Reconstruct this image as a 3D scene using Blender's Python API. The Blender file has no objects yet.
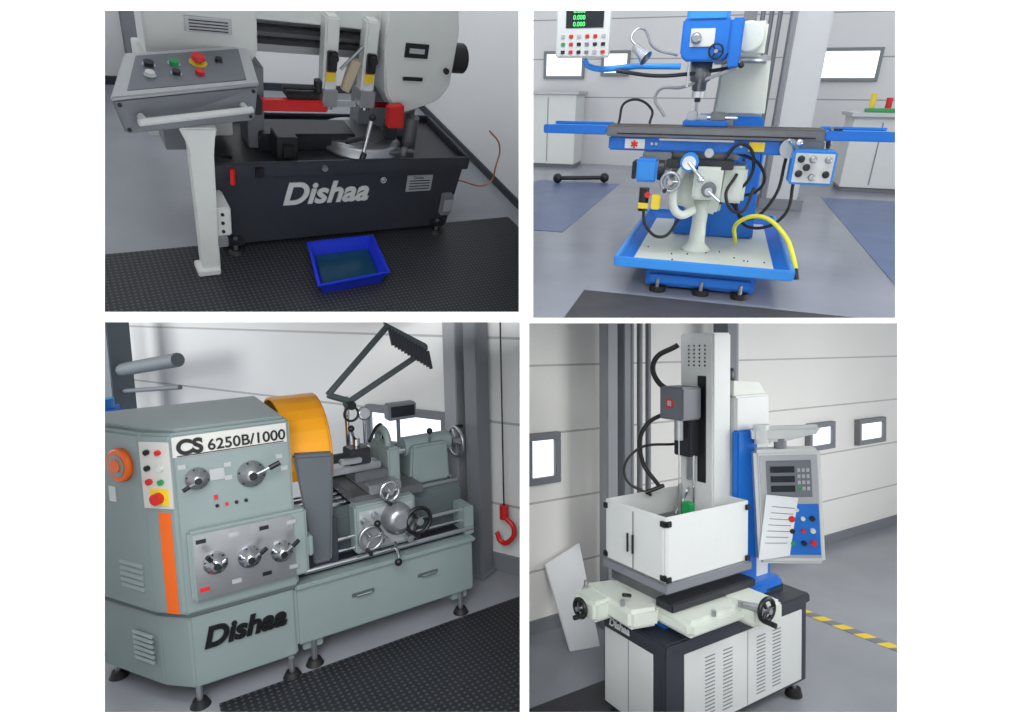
import bpy, bmesh, math, random
from mathutils import Vector, Matrix
random.seed(3)
sc=bpy.context.scene
sc.view_settings.view_transform='Standard'
CAMZ=2.4
FPX=600.0
# ------------------------------------------------------------------ materials
def lin(c):
    return tuple(((v/12.92) if v<=.04045 else ((v+.055)/1.055)**2.4) for v in c)
_m={}
def mat(name,rgb,rough=.45,metal=0.,noise=.0,nscale=8.,bump=0.,emit=0.):
    if name in _m: return _m[name]
    m=bpy.data.materials.new(name); m.use_nodes=True; nt=m.node_tree; b=nt.nodes['Principled BSDF']
    c=lin([v/255. for v in rgb])
    b.inputs['Base Color'].default_value=(*c,1); b.inputs['Roughness'].default_value=rough; b.inputs['Metallic'].default_value=metal
    tc=nt.nodes.new('ShaderNodeTexCoord'); nz=nt.nodes.new('ShaderNodeTexNoise'); nz.inputs['Scale'].default_value=nscale; nz.inputs['Detail'].default_value=5
    nt.links.new(tc.outputs['Object'],nz.inputs['Vector'])
    n=noise if noise>0 else .04
    mx=nt.nodes.new('ShaderNodeMix'); mx.data_type='RGBA'
    mx.inputs['A'].default_value=(*[v*(1-n) for v in c],1); mx.inputs['B'].default_value=(*[min(1,v*(1+n)) for v in c],1)
    nt.links.new(nz.outputs['Fac'],mx.inputs['Factor']); nt.links.new(mx.outputs['Result'],b.inputs['Base Color'])
    if bump>0:
        bp=nt.nodes.new('ShaderNodeBump'); bp.inputs['Strength'].default_value=bump; bp.inputs['Distance'].default_value=.01
        nt.links.new(nz.outputs['Fac'],bp.inputs['Height']); nt.links.new(bp.outputs['Normal'],b.inputs['Normal'])
    if emit>0:
        b.inputs['Emission Color'].default_value=(*c,1); b.inputs['Emission Strength'].default_value=emit
    _m[name]=m; return m
def math_node(nt,op,a,b=None):
    n=nt.nodes.new('ShaderNodeMath'); n.operation=op
    for i,v in enumerate((a,b)):
        if v is None: continue
        if isinstance(v,(int,float)): n.inputs[i].default_value=v
        else: nt.links.new(v,n.inputs[i])
    return n.outputs[0]
def mat_plate():
    m=mat('rubber_checker_mat',(34,36,42),.5); nt=m.node_tree; b=nt.nodes['Principled BSDF']
    tc=nt.nodes.new('ShaderNodeTexCoord'); sp=nt.nodes.new('ShaderNodeSeparateXYZ'); nt.links.new(tc.outputs['Object'],sp.inputs[0])
    k=105.
    s=math_node(nt,'SINE',math_node(nt,'MULTIPLY',math_node(nt,'ADD',sp.outputs[0],sp.outputs[1]),k))
    d=math_node(nt,'SINE',math_node(nt,'MULTIPLY',math_node(nt,'SUBTRACT',sp.outputs[0],sp.outputs[1]),k))
    h=math_node(nt,'GREATER_THAN',math_node(nt,'MULTIPLY',s,d),.5)
    bp=nt.nodes.new('ShaderNodeBump'); bp.inputs['Strength'].default_value=.8; bp.inputs['Distance'].default_value=.004
    nt.links.new(h,bp.inputs['Height']); nt.links.new(bp.outputs['Normal'],b.inputs['Normal'])
    mx=nt.nodes.new('ShaderNodeMix'); mx.data_type='RGBA'; mx.inputs['A'].default_value=(*lin((.12,.125,.14)),1); mx.inputs['B'].default_value=(*lin((.27,.28,.31)),1)
    nt.links.new(h,mx.inputs['Factor']); nt.links.new(mx.outputs['Result'],b.inputs['Base Color'])
    return m
def mat_panelwall(name,rgb,step=.6,off=0.,dark=.72,w=.03):
    m=mat(name,rgb,.55,noise=.05,nscale=1.5); nt=m.node_tree; b=nt.nodes['Principled BSDF']
    src=b.inputs['Base Color'].links[0].from_socket
    tc=nt.nodes.new('ShaderNodeTexCoord'); sp=nt.nodes.new('ShaderNodeSeparateXYZ'); nt.links.new(tc.outputs['Object'],sp.inputs[0])
    fr=math_node(nt,'FRACT',math_node(nt,'DIVIDE',math_node(nt,'ADD',sp.outputs[2],50*step+off),step))
    h=math_node(nt,'LESS_THAN',fr,w)
    mx=nt.nodes.new('ShaderNodeMix'); mx.data_type='RGBA'; nt.links.new(src,mx.inputs['A'])
    c=lin([v/255.*dark for v in rgb]); mx.inputs['B'].default_value=(*c,1)
    nt.links.new(h,mx.inputs['Factor']); nt.links.new(mx.outputs['Result'],b.inputs['Base Color'])
    return m
WHITE=mat('machine_white',(208,211,209),.4)
CREAM=mat('cream_paint',(206,212,202),.45)
CHAR=mat('charcoal_paint',(50,53,62),.45)
DARK=mat('dark_metal',(45,47,52),.4,.3)
BLACK=mat('black_plastic',(20,21,24),.4)
RUB=mat('black_rubber',(24,25,28),.6)
STEEL=mat('brushed_steel',(175,178,182),.32,.85,noise=.1,nscale=20)
CHROME=mat('chrome',(215,218,222),.15,1.)
CAST=mat('machined_iron',(120,122,125),.4,.7,noise=.15,nscale=15)
RED=mat('red_paint',(205,35,35),.4)
YEL=mat('yellow_label',(235,205,50),.5)
ORANGE=mat('orange_paint',(240,105,25),.45)
AMBER=mat('amber_guard',(245,165,20),.4)
BLUE=mat('machine_blue',(20,108,200),.4)
LBLUE=mat('light_blue_paint',(45,138,220),.4)
BIN=mat('blue_plastic',(25,50,190),.4)
LIQ=mat('coolant',(20,60,85),.15)
GG=mat('lathe_green_grey',(134,148,148),.45)
GGD=mat('lathe_dark_grey',(85,95,98),.45)
SILV=mat('silver_grey_panel',(178,181,184),.4,.3)
GREEN=mat('green_button',(30,150,80),.35)
SCREEN=mat('screen_dark',(25,32,38),.15)
DIG=mat('green_digits',(70,240,110),.5,emit=1.5)
PAPER=mat('paper',(225,228,230),.7)
COPPER=mat('copper',(190,125,90),.4,.5)
YHOSE=mat('yellow_hose',(225,220,60),.4)
GREY=mat('grey_paint',(120,124,130),.5)
PILLAR=mat('pillar_grey',(150,153,158),.6)
WIN=mat('window_daylight',(240,246,255),.4,emit=1.2)
PLATE=mat_plate()
CONC=mat('concrete_floor',(146,149,156),.26,noise=.25,nscale=1.3,bump=.03)
CONC2=mat('concrete_floor_dark',(134,138,149),.22,noise=.32,nscale=1.1,bump=.03)
DMAT=mat('dark_floor_mat',(60,60,64),.6,noise=.3,nscale=6,bump=.3)
FBLUE=mat('blue_floor_paint',(84,102,142),.35,noise=.35,nscale=3)
W1=mat('wall_paint_white',(222,224,226),.6,noise=.03,nscale=2)
W2=mat_panelwall('sectional_wall_a',(210,211,212),.62,.1)
W3=mat_panelwall('sectional_wall_b',(226,227,226),.55,.1,.78)
W4=mat_panelwall('sectional_wall_c',(236,235,230),.5,.05,.78)
GAL=mat('gallery_white',(252,252,252),.9)
# ------------------------------------------------------------------ rooms (rigid placement only)
def room(C,yaw,pitch,roll):
    f=Vector((math.sin(yaw)*math.cos(pitch),math.cos(yaw)*math.cos(pitch),math.sin(pitch)))
    rt=Vector((math.cos(yaw),-math.sin(yaw),0)); up=rt.cross(f)
    r=rt*math.cos(roll)+up*math.sin(roll); u=-rt*math.sin(roll)+up*math.cos(roll)
    R=Matrix((r,f,u)).to_4x4()
    return Matrix.Translation((0,0,CAMZ))@R@Matrix.Translation(-Vector(C))
SAW=room((-.726,-3.653,2.618),.803,-.714,.346)
MILL=room((.03,-4.753,1.279),-.318,-.427,.006)
LATHE=room((-.151,-2.893,1.873),.582,-.123,-.018)
EDM=room((-2.175,-2.115,2.098),.549,-.026,-.006)
O=Vector((0,0,CAMZ))
def vplane(px,side):
    n=Vector((1,-(px-512)/FPX,0))*side; return (O,n.normalized())
def hplane(py,side):
    n=Vector((0,-(362-py)/FPX,1))*side; return (O,n.normalized())
FR=(Vector((0,2.12,0)),Vector((0,1,0)))
CL={'saw':[FR,vplane(524,-1),hplane(317,1)],'mill':[FR,vplane(527,1),hplane(320.5,1)],
    'lathe':[FR,vplane(524,-1),hplane(318.5,-1)],'edm':[FR,vplane(526,1),hplane(321.5,-1)]}
def link(o): sc.collection.objects.link(o)
def cutbm(bm,R,clip):
    Ri=R.inverted()
    for co,no in CL[clip]:
        bmesh.ops.bisect_plane(bm,geom=bm.verts[:]+bm.edges[:]+bm.faces[:],plane_co=Ri@co,plane_no=(R.to_3x3().transposed()@no),clear_inner=True)
def shell(name,R,verts,faces,m,clip=None):
    bm=bmesh.new(); vs=[bm.verts.new(v) for v in verts]
    for f in faces: bm.faces.new([vs[i] for i in f])
    if clip: cutbm(bm,R,clip)
    me=bpy.data.meshes.new(name); bm.to_mesh(me); bm.free(); me.materials.append(m)
    o=bpy.data.objects.new(name,me); link(o); o.matrix_world=R; return o
BF=[(0,3,2,1),(4,5,6,7),(0,1,5,4),(1,2,6,5),(2,3,7,6),(3,0,4,7)]
def bv(x0,x1,y0,y1,z0,z1): return [(x0,y0,z0),(x1,y0,z0),(x1,y1,z0),(x0,y1,z0),(x0,y0,z1),(x1,y0,z1),(x1,y1,z1),(x0,y1,z1)]
def slab(name,R,b,m,clip=None): return shell(name,R,bv(*b),BF,m,clip)
class G:
    def __init__(s,name,R,origin=(0,0,0),clip=None):
        s.e=bpy.data.objects.new(name,None); s.e.empty_display_size=.1; link(s.e); s.o=Vector(origin); s.clip=clip
        s.M=R@Matrix.Translation(s.o); s.e.matrix_world=s.M; s.T=Matrix.Identity(4)
    def w(s,v): return (s.T@Vector(v))-s.o
    def fin(s,name,bm,m,smooth=False):
        bmesh.ops.recalc_face_normals(bm,faces=bm.faces)
        if s.clip: cutbm(bm,s.M,s.clip)
        me=bpy.data.meshes.new(name); bm.to_mesh(me); bm.free(); me.materials.append(m)
        o=bpy.data.objects.new(name,me); link(o); o.parent=s.e; return o
    def hexa(s,name,v,m,bev=.006):
        bm=bmesh.new(); vs=[bm.verts.new(s.w(p)) for p in v]
        for f in BF: bm.faces.new([vs[i] for i in f])
        if bev>0:
            bmesh.ops.bevel(bm,geom=bm.edges[:],offset=bev,segments=2,affect='EDGES',clamp_overlap=True)
        return s.fin(name,bm,m)
    def box(s,name,x0,x1,y0,y1,z0,z1,m,bev=.006):
        d=min(abs(x1-x0),abs(y1-y0),abs(z1-z0)); return s.hexa(name,bv(x0,x1,y0,y1,z0,z1),m,min(bev,d*.3))
    def prism(s,name,pts,ax,a0,a1,m,bev=.004):
        def mk(p,a): return {'z':(p[0],p[1],a),'y':(p[0],a,p[1]),'x':(a,p[0],p[1])}[ax]
        bm=bmesh.new(); A=[bm.verts.new(s.w(mk(p,a0))) for p in pts]; B=[bm.verts.new(s.w(mk(p,a1))) for p in pts]; n=len(pts)
        bm.faces.new(A); bm.faces.new(B[::-1])
        for i in range(n): bm.faces.new([A[i],A[(i+1)%n],B[(i+1)%n],B[i]])
        if bev>0: bmesh.ops.bevel(bm,geom=bm.edges[:],offset=bev,segments=2,affect='EDGES',clamp_overlap=True)
        return s.fin(name,bm,m)
    def cyl(s,name,p0,p1,r,m,r2=None,seg=28):
        p0=s.w(p0); p1=s.w(p1); r2=r if r2 is None else r2
        ax=(p1-p0).normalized(); t=ax.orthogonal().normalized(); b=ax.cross(t)
        bm=bmesh.new(); A=[];B=[]
        for i in range(seg):
            a=2*math.pi*i/seg; d=t*math.cos(a)+b*math.sin(a)
            A.append(bm.verts.new(p0+d*r)); B.append(bm.verts.new(p1+d*max(r2,1e-4)))
        for i in range(seg):
            f=bm.faces.new([A[i],A[(i+1)%seg],B[(i+1)%seg],B[i]]); f.smooth=True
        bm.faces.new(A); bm.faces.new(B[::-1])
        for e in bm.edges:
            if len(e.link_faces)==2 and (len(e.link_faces[0].verts)>4)!=(len(e.link_faces[1].verts)>4): e.smooth=False
        return s.fin(name,bm,m)
    def lathe(s,name,c,ax,prof,m,seg=32):
        c=s.w(c); ax=(s.T.to_3x3()@Vector(ax)).normalized(); t=ax.orthogonal().normalized(); b=ax.cross(t)
        bm=bmesh.new(); rings=[]
        for r,h in prof:
            rings.append([bm.verts.new(c+ax*h+(t*math.cos(2*math.pi*i/seg)+b*math.sin(2*math.pi*i/seg))*max(r,1e-4)) for i in range(seg)])
        for k in range(len(rings)-1):
            for i in range(seg):
                f=bm.faces.new([rings[k][i],rings[k][(i+1)%seg],rings[k+1][(i+1)%seg],rings[k+1][i]]); f.smooth=True
        bm.faces.new(rings[0][::-1]); bm.faces.new(rings[-1])
        return s.fin(name,bm,m)
    def ball(s,name,c,r,m):
        bm=bmesh.new(); bmesh.ops.create_uvsphere(bm,u_segments=20,v_segments=12,radius=r)
        c=s.w(c)
        for v in bm.verts: v.co=v.co+c
        for f in bm.faces: f.smooth=True
        return s.fin(name,bm,m)
    def tube(s,name,pts,r,m,cyc=False):
        cu=bpy.data.curves.new(name,'CURVE'); cu.dimensions='3D'; cu.bevel_depth=r; cu.bevel_resolution=4; cu.use_fill_caps=True
        sp=cu.splines.new('BEZIER'); sp.bezier_points.add(len(pts)-1)
        for b,p in zip(sp.bezier_points,pts): b.co=s.w(p); b.handle_left_type=b.handle_right_type='AUTO'
        sp.use_cyclic_u=cyc; cu.materials.append(m)
        o=bpy.data.objects.new(name,cu); link(o); o.parent=s.e; return o
    def ring(s,name,c,ax,R,r,m):
        ax=Vector(ax).normalized(); t=ax.orthogonal().normalized(); b=ax.cross(t); c=Vector(c)
        pts=[c+(t*math.cos(2*math.pi*i/16)+b*math.sin(2*math.pi*i/16))*R for i in range(16)]
        return s.tube(name,pts,r,m,cyc=True)
    def wheel(s,name,c,ax,R,m,rim=.01,spokes=3,handle=True,ph=0.3,hub=None):
        ax=Vector(ax).normalized(); c=Vector(c); t=ax.orthogonal().normalized(); b=ax.cross(t)
        s.ring(name+'_rim',c,ax,R,rim,m)
        s.cyl(name+'_hub',c-ax*.03,c+ax*.025,R*.28,hub or STEEL)
        for i in range(spokes):
            a=ph+2*math.pi*i/spokes; d=t*math.cos(a)+b*math.sin(a)
            s.cyl(name+'_spoke',c,c+d*R,rim*.8,m,seg=12)
        if handle:
            d=t*math.cos(ph)+b*math.sin(ph)
            s.cyl(name+'_handle',c+d*R,c+d*R+ax*.07,rim*1.1,BLACK,seg=14)
    def dial(s,name,c,ax,R,lever=None,m=STEEL):
        ax=Vector(ax); c=Vector(c)
        s.lathe(name+'_flange',c,ax,[(R,0),(R,.012),(R*.8,.016),(R*.8,.03),(R*.55,.035),(R*.5,.05),(R*.2,.055)],m)
        s.cyl(name+'_cap',c+ax*.05,c+ax*.06,R*.3,BLACK,seg=20)
        if lever:
            d=Vector(lever); s.cyl(name+'_lever',c+ax*.045,c+ax*.07+d,R*.12,CHROME,seg=12)
            s.cyl(name+'_grip',c+ax*.068+d*.75,c+ax*.075+d*1.25,R*.2,BLACK,seg=14)
        for i in range(6):
            a=i*math.pi/3; t=ax.orthogonal().normalized(); b=ax.cross(t)
            s.cyl(name+'_bolt',c+(t*math.cos(a)+b*math.sin(a))*R*.9,c+ax*.018+(t*math.cos(a)+b*math.sin(a))*R*.9,R*.07,BLACK,seg=8)
    def text(s,name,body,o,xd,yd,size,m,ex=.002,bold=0.,shear=0.):
        cu=bpy.data.curves.new(name,'FONT'); cu.body=body; cu.size=size; cu.extrude=ex; cu.offset=bold; cu.shear=shear; cu.materials.append(m)
        xd=(s.T.to_3x3()@Vector(xd)).normalized(); yd=(s.T.to_3x3()@Vector(yd)).normalized(); zd=xd.cross(yd).normalized(); yd=zd.cross(xd)
        M=Matrix((xd,yd,zd)).transposed().to_4x4(); M.translation=s.w(o)
        ob=bpy.data.objects.new(name,cu); link(ob); ob.parent=s.e; ob.matrix_local=M; return ob
def bil(a,b,c,d):
    a,b,c,d=map(Vector,(a,b,c,d))
    n=(b-a).cross(c-a).normalized()
    def f(u,v,h=0): return a*(1-u)*(1-v)+b*u*(1-v)+c*(1-u)*v+d*u*v+n*h
    return f,n
X=(1,0,0);Y=(0,1,0);Z=(0,0,1)
# ================================================================== ROOM 1 : band saw
R=SAW
slab('floor',R,(-6,8,-3.2,2.6,-.06,0),CONC,'saw')
slab('wall_back',R,(-6,2.75,2.6,2.7,0,3.2),W1,'saw')
slab('wall_right',R,(2.65,2.75,-3,2.6,0,3.2),W1,'saw')
slab('baseboard_right',R,(2.63,2.65,-3,2.6,0,.07),CHAR,'saw')
slab('baseboard_back',R,(-6,2.63,2.58,2.6,0,.07),CHAR,'saw')
slab('rubber_floor_mat',R,(-3,2.45,-3.2,.07,0,.008),PLATE,'saw')
g=G('horizontal_band_saw',R,(.9,.3,0))
Wd,h,D=1.807,.644,.66
g.prism('base_cabinet',[(.05,.04),(Wd-.05,.04),(Wd,h-.09),(0,h-.09)],'y',.0,D,CHAR)
for nm,b in (('front',(-.03,Wd+.03,-.03,.0)),('rear',(-.03,Wd+.03,D,D+.03))):
    g.box('tray_rim_'+nm,b[0],b[1],b[2],b[3],h-.1,h,CHAR,.008)
g.box('tray_rim_left',-.03,0,0,D,h-.1,h,CHAR); g.box('tray_rim_right',Wd,Wd+.03,0,D,h-.1,h,CHAR)
g.box('tray_bed',0,Wd,0,D,h-.1,h-.045,DARK)
for x in (.12,Wd-.16):
    g.cyl('foot_bolt',(x,-.04,0),(x,-.04,.12),.014,STEEL); g.cyl('foot_pad',(x,-.04,.008),(x,-.04,.03),.05,RUB,r2=.035); g.box('foot_bracket',x-.05,x+.05,-.08,.0,.08,.11,DARK)
    g.cyl('foot_pad',(x,D-.1,0),(x,D-.1,.05),.05,RUB)
g.text('logo_text','Dishaa',(.43,-.005,.325),X,Z,.225,WHITE,.004,bold=.006,shear=.25)
g.text('registered_mark','®',(1.13,-.005,.45),X,Z,.06,WHITE,.003)
g.box('name_plate',1.34,1.55,-.012,-.001,.37,.5,SILV,.002)
for i in range(4): g.box('plate_line',1.36,1.53,-.015,-.011,.39+i*.022,.396+i*.022,DARK,0)
g.text('plate_title','Dishaa',(1.39,-.014,.475),X,Z,.03,BLACK,.001)
g.box('switch_box',1.66,1.75,-.05,0,.16,.34,GREY); g.box('switch_plate',1.67,1.74,-.056,-.05,.2,.3,SILV)
tz=h-.045
g.lathe('turntable',(1.08,.3,tz),Z,[(.30,0),(.30,.03),(.27,.04),(.27,.07),(.22,.075)],STEEL)
g.cyl('turntable_scale',(1.08,.3,tz+.07),(1.08,.3,tz+.1),.17,CAST)
g.box('vise_bed',.36,1.0,.2,.42,tz,tz+.12,DARK)
g.box('vise_jaw_fixed',.42,.55,.05,.2,tz,tz+.17,DARK); g.box('vise_motor',.45,.52,.02,.06,tz+.04,tz+.13,BLACK)
g.box('red_guide_bar',.33,.78,.16,.22,.885,.955,RED,.008)
g.box('red_guide_bar_end',.31,.36,.14,.24,.87,.965,DARK)
g.box('guide_clamp',.52,.73,.18,.28,.96,1.0,BLACK); g.cyl('clamp_screw',(.5,.22,1.02),(.75,.22,1.02),.016,DARK); g.cyl('clamp_knob',(.73,.22,1.0),(.73,.22,1.07),.03,BLACK)
g.box('pusher_body',.3,.40,.25,.45,tz,1.12,GREY)
for i,z in enumerate((1.24,1.31)):
    g.box('bow_rail_%d'%i,.25,1.2,.28,.34,z,z+.03,DARK)
g.box('bow_back_plate',.25,1.2,.38,.42,1.16,1.42,SILV)
g.box('bow_top_cover',.2,1.3,.26,.5,1.38,1.52,WHITE)
g.prism('idler_wheel_housing',[(-.22,1.13),(.3,1.13),(.36,1.2),(.36,1.52),(-.22,1.52)],'y',.22,.5,WHITE,.012)
g.box('housing_label',-.02,.22,.212,.219,1.3,1.38,SILV,0)
for i in range(4): g.box('label_line',0,.2,.208,.212,1.31+.016*i,1.315+.016*i,DARK,0)
g.box('left_body_grey',-.25,.22,.3,.55,.66,1.13,WHITE)
g.box('hydraulic_unit',-.2,.05,.12,.3,.66,.98,GREY)
for nm,x in (('left',.79),('right',1.05)):
    g.box('guide_arm_'+nm,x-.045,x+.045,.18,.28,1.0,1.46,WHITE,.012)
    g.box('guide_arm_head_'+nm,x-.05,x+.05,.16,.28,.92,1.03,STEEL)
    g.box('guide_block_'+nm,x-.03,x+.03,.15,.19,1.15,1.27,BLACK); g.cyl('guide_knob_'+nm,(x,.17,1.24),(x,.12,1.24),.025,BLACK)
    g.box('guide_warning_'+nm,x-.03,x+.03,.172,.18,1.08,1.14,YEL,0); g.box('guide_warning_red_'+nm,x-.03,x+.03,.17,.178,1.14,1.155,RED,0)
    g.cyl('carbide_roller_'+nm,(x,.2,.9),(x,.2,.95),.03,CHROME)
g.box('saw_blade',.6,1.3,.225,.229,.9,.94,CHROME,0)
g.cyl('coolant_pipe',(.86,.2,1.15),(1.0,.2,1.3),.01,STEEL)
g.prism('brush_fan',[(.88,1.02),(.93,1.0),(1.0,1.2),(.93,1.22)],'y',.2,.24,mat('brush_beige',(190,175,150),.7))
g.prism('drive_wheel_housing',[(1.17,1.02),(1.28,.87),(1.58,.98),(1.66,1.08),(1.66,1.45),(1.60,1.66),(1.13,1.66),(1.13,1.28)],'y',.16,.46,WHITE,.015)
g.box('housing_plate',1.27,1.44,.152,.159,1.27,1.36,BLACK,.0); g.box('housing_plate_text',1.3,1.41,.148,.152,1.3,1.33,SILV,0)
g.box('door_handle_slot',1.28,1.43,.15,.16,1.12,1.145,BLACK,.004); g.cyl('door_latch',(1.6,.16,1.2),(1.6,.14,1.2),.02,BLACK)
g.cyl('drive_motor',(1.66,.3,1.24),(1.8,.3,1.24),.1,BLACK); g.box('gearbox',1.3,1.62,.46,.6,1.0,1.3,DARK)
g.box('swivel_arm',1.1,1.55,.4,.56,tz,1.1,GREY)
g.prism('red_blade_cover',[(1.18,.82),(1.3,.82),(1.28,.98),(1.17,.96)],'y',.08,.14,RED)
g.box('red_fixture',1.2,1.28,.14,.2,.7,.84,DARK)
g.cyl('chip_brush',(1.42,.2,tz),(1.42,.2,.85),.05,CAST)
g.cyl('lever_rod',(.98,.02,tz+.02),(1.06,.1,.86),.013,CHROME); g.cyl('lever_grip',(.96,0,tz-.02),(1.0,.03,tz+.07),.02,BLACK)
g.ball('lever_ball',(1.07,.11,.88),.025,BLACK)
g.cyl('lock_handle',(.9,.12,tz+.1),(1.0,.06,tz+.16),.014,BLACK)
g.box('angle_stop',1.2,1.4,.05,.1,tz+.0,tz+.06,STEEL); g.cyl('stop_bolt',(1.3,.03,tz),(1.3,.03,tz+.1),.02,STEEL)
g.cyl('coolant_drain',(.12,-.05,.52),(.12,-.05,.62),.016,RED); g.box('drain_valve',.26,.31,-.05,-.01,.55,.62,BLACK); g.cyl('bolt_a',(.7,-.05,.6),(.7,0,.6),.02,STEEL)
g.tube('hydraulic_hose',[(-.1,.15,.9),(-.05,-.02,.82),(.05,0,.7),(.15,.1,.62)],.012,RUB)
g.tube('red_cable',[(.1,.25,1.0),(.2,.1,1.03),(.33,.18,.93)],.01,RED)
px,py=-.08,-.2
g.prism('console_post',[(px-.05,.03),(px+.055,.03),(px+.055,.82),(px+.09,.97),(px-.1,.97),(px-.05,.86)],'y',py-.045,py+.045,WHITE,.008)
g.box('post_foot',px-.08,px+.05,py-.07,py+.06,.008,.05,WHITE)
g.box('post_bracket',px+.04,px+.14,py-.02,py+.2,.26,.46,WHITE,.01)
for z in (.3,.36,.42): g.cyl('bracket_bolt',(px+.09,py-.03,z),(px+.09,py,z),.01,DARK,seg=10)
g.box('post_base_clamp',px+.05,px+.11,py-.05,py+.1,.2,.27,GREY)
FL,FRr,BL,BR=(-.47,-.33,1.15),(.275,-.09,1.15),(-.34,.08,1.205),(.31,.26,1.225)
fl,fr_,bl_,br_=(-.43,-.30,.96),(.23,-.15,.97),(-.30,.12,1.0),(.28,.26,1.02)
g.hexa('console_box',[fl,fr_,br_,bl_,FL,FRr,BR,BL],mat('console_grey',(125,129,135),.4,.2),.012)
tp,n=bil(FL,FRr,BL,BR)
def q(u0,u1,v0,v1,h0,h1): return [tp(u0,v0,h0),tp(u1,v0,h0),tp(u1,v1,h0),tp(u0,v1,h0),tp(u0,v0,h1),tp(u1,v0,h1),tp(u1,v1,h1),tp(u0,v1,h1)]
g.hexa('console_frame',q(0.0,1.0,0.0,1.0,-.01,.012),SILV,.006)
g.hexa('console_panel',q(.09,.91,.1,.9,.01,.016),mat('console_panel_dark',(112,116,124),.4,.2),.002)
for u,v,m_,r_ in ((.2,.62,BLACK,.024),(.38,.6,GREEN,.024),(.72,.58,BLACK,.018),(.22,.38,WHITE,.022),(.4,.36,BLACK,.02)):
    c=tp(u,v,.016); g.cyl('push_button_bezel',c,c+n*.008,r_*1.3,CHROME); g.cyl('push_button',c+n*.008,c+n*.025,r_,m_)
c=tp(.56,.6,.016); g.cyl('estop_ring',c,c+n*.006,.045,YEL); g.cyl('estop_stem',c,c+n*.03,.018,RED); g.cyl('estop_head',c+n*.025,c+n*.045,.036,RED,r2=.03)
c=tp(.57,.33,.016); g.cyl('selector',c,c+n*.02,.022,RED)
ff,n2=bil(fl,fr_,FL,FRr)
for u in (.14,.88): g.cyl('handle_mount',ff(u,.5,0),ff(u,.5,.05),.016,WHITE)
g.cyl('console_handle',ff(.1,.5,.055),ff(.92,.5,.055),.018,WHITE)
for u,v in ((.04,.85),(.96,.85),(.04,.15),(.96,.15)): g.cyl('corner_screw',ff(u,v,0),ff(u,v,.006),.01,DARK,seg=12)
g=G('plastic_storage_bin',R,(.75,-.4,.008))
T_=[(.47,-.64,.12),(.97,-.6,.12),(1.03,-.17,.12),(.56,-.18,.12)]
B_=[(.51,-.6,.01),(.94,-.57,.01),(.99,-.21,.01),(.59,-.22,.01)]
def lerp(a,b,t): return tuple(a[i]*(1-t)+b[i]*t for i in range(3))
cen=(.757,-.40,.0)
def ins(p,k,z=None):
    q_=lerp(p,(cen[0],cen[1],p[2]),k); return (q_[0],q_[1],z if z is not None else q_[2])
for i in range(4):
    j=(i+1)%4
    g.hexa('bin_side_%d'%i,[B_[i],B_[j],ins(B_[j],.04),ins(B_[i],.04),T_[i],T_[j],ins(T_[j],.04),ins(T_[i],.04)],BIN,.002)
    g.hexa('bin_rim_%d'%i,[ins(T_[i],-.05,.11),ins(T_[j],-.05,.11),ins(T_[j],.02,.11),ins(T_[i],.02,.11),ins(T_[i],-.05,.125),ins(T_[j],-.05,.125),ins(T_[j],.02,.125),ins(T_[i],.02,.125)],BIN,.003)
g.hexa('bin_bottom',[*B_,*[(p[0],p[1],.018) for p in B_]],BIN,0)
g.hexa('bin_liquid',[ins(p,.07,.02) for p in B_]+[ins(p,.05,.045) for p in B_],LIQ,0)
g=G('steel_column',R,(-.1,2.3,0)); g.box('shaft',-.1,.06,2.2,2.35,0,3,GREY); g.box('foot_plate',-.18,.14,2.12,2.43,0,.03,GREY)
g=G('storage_cabinet',R,(-.9,2.2,0)); g.box('body',-1.5,-.4,1.95,2.5,.05,.9,WHITE); g.box('plinth',-1.48,-.42,1.98,2.5,0,.05,GREY); g.box('door_gap',-.96,-.95,1.945,1.95,.1,.85,GREY); g.box('worktop',-1.52,-.38,1.93,2.52,.9,.93,SILV)
for x in (-1.02,-.89): g.cyl('pull',(x,1.93,.45),(x,1.93,.6),.008,STEEL)
g=G('copper_pipe',R,(2.3,.3,.16)); g.tube('pipe_run',[(1.80,.55,.2),(2.1,.45,.17),(2.40,.4,.16),(2.44,.42,.3),(2.44,.45,.5),(2.34,.5,.6)],.007,COPPER)
# ================================================================== ROOM 2 : milling machine
R=MILL
slab('floor',R,(-9,9,-3.5,7.0,-.06,0),CONC2,'mill')
slab('wall_back',R,(-9,9,7.0,7.1,0,6),W2,'mill')
slab('blue_floor_marking',R,(1.35,2.6,-.8,4.2,0,.004),FBLUE,'mill')
slab('blue_floor_marking',R,(-2.6,-1.35,1.0,4.5,0,.004),FBLUE,'mill')
slab('dark_floor_mat',R,(-.75,1.0,-2.5,-.78,0,.008),DMAT,'mill')
def window(i,R,x0,x1,y,z0,z1):
    g=G('window_%d'%i,R,((x0+x1)/2,y,(z0+z1)/2)); t=.05
    g.box('glass',x0+t,x1-t,y-.03,y-.01,z0+t,z1-t,WIN,0)
    g.box('frame_top',x0,x1,y-.06,y-.005,z1-t,z1,GREY,.004); g.box('frame_bottom',x0,x1,y-.06,y-.005,z0,z0+t,GREY,.004)
    g.box('frame_left',x0,x0+t,y-.06,y-.005,z0+t,z1-t,GREY,.004); g.box('frame_right',x1-t,x1,y-.06,y-.005,z0+t,z1-t,GREY,.004)
window(1,R,-3.25,-2.5,7.0,1.45,1.9); window(2,R,-2.2,-1.7,7.0,1.5,1.9); window(3,R,1.25,2.2,7.0,1.42,1.9)
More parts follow.
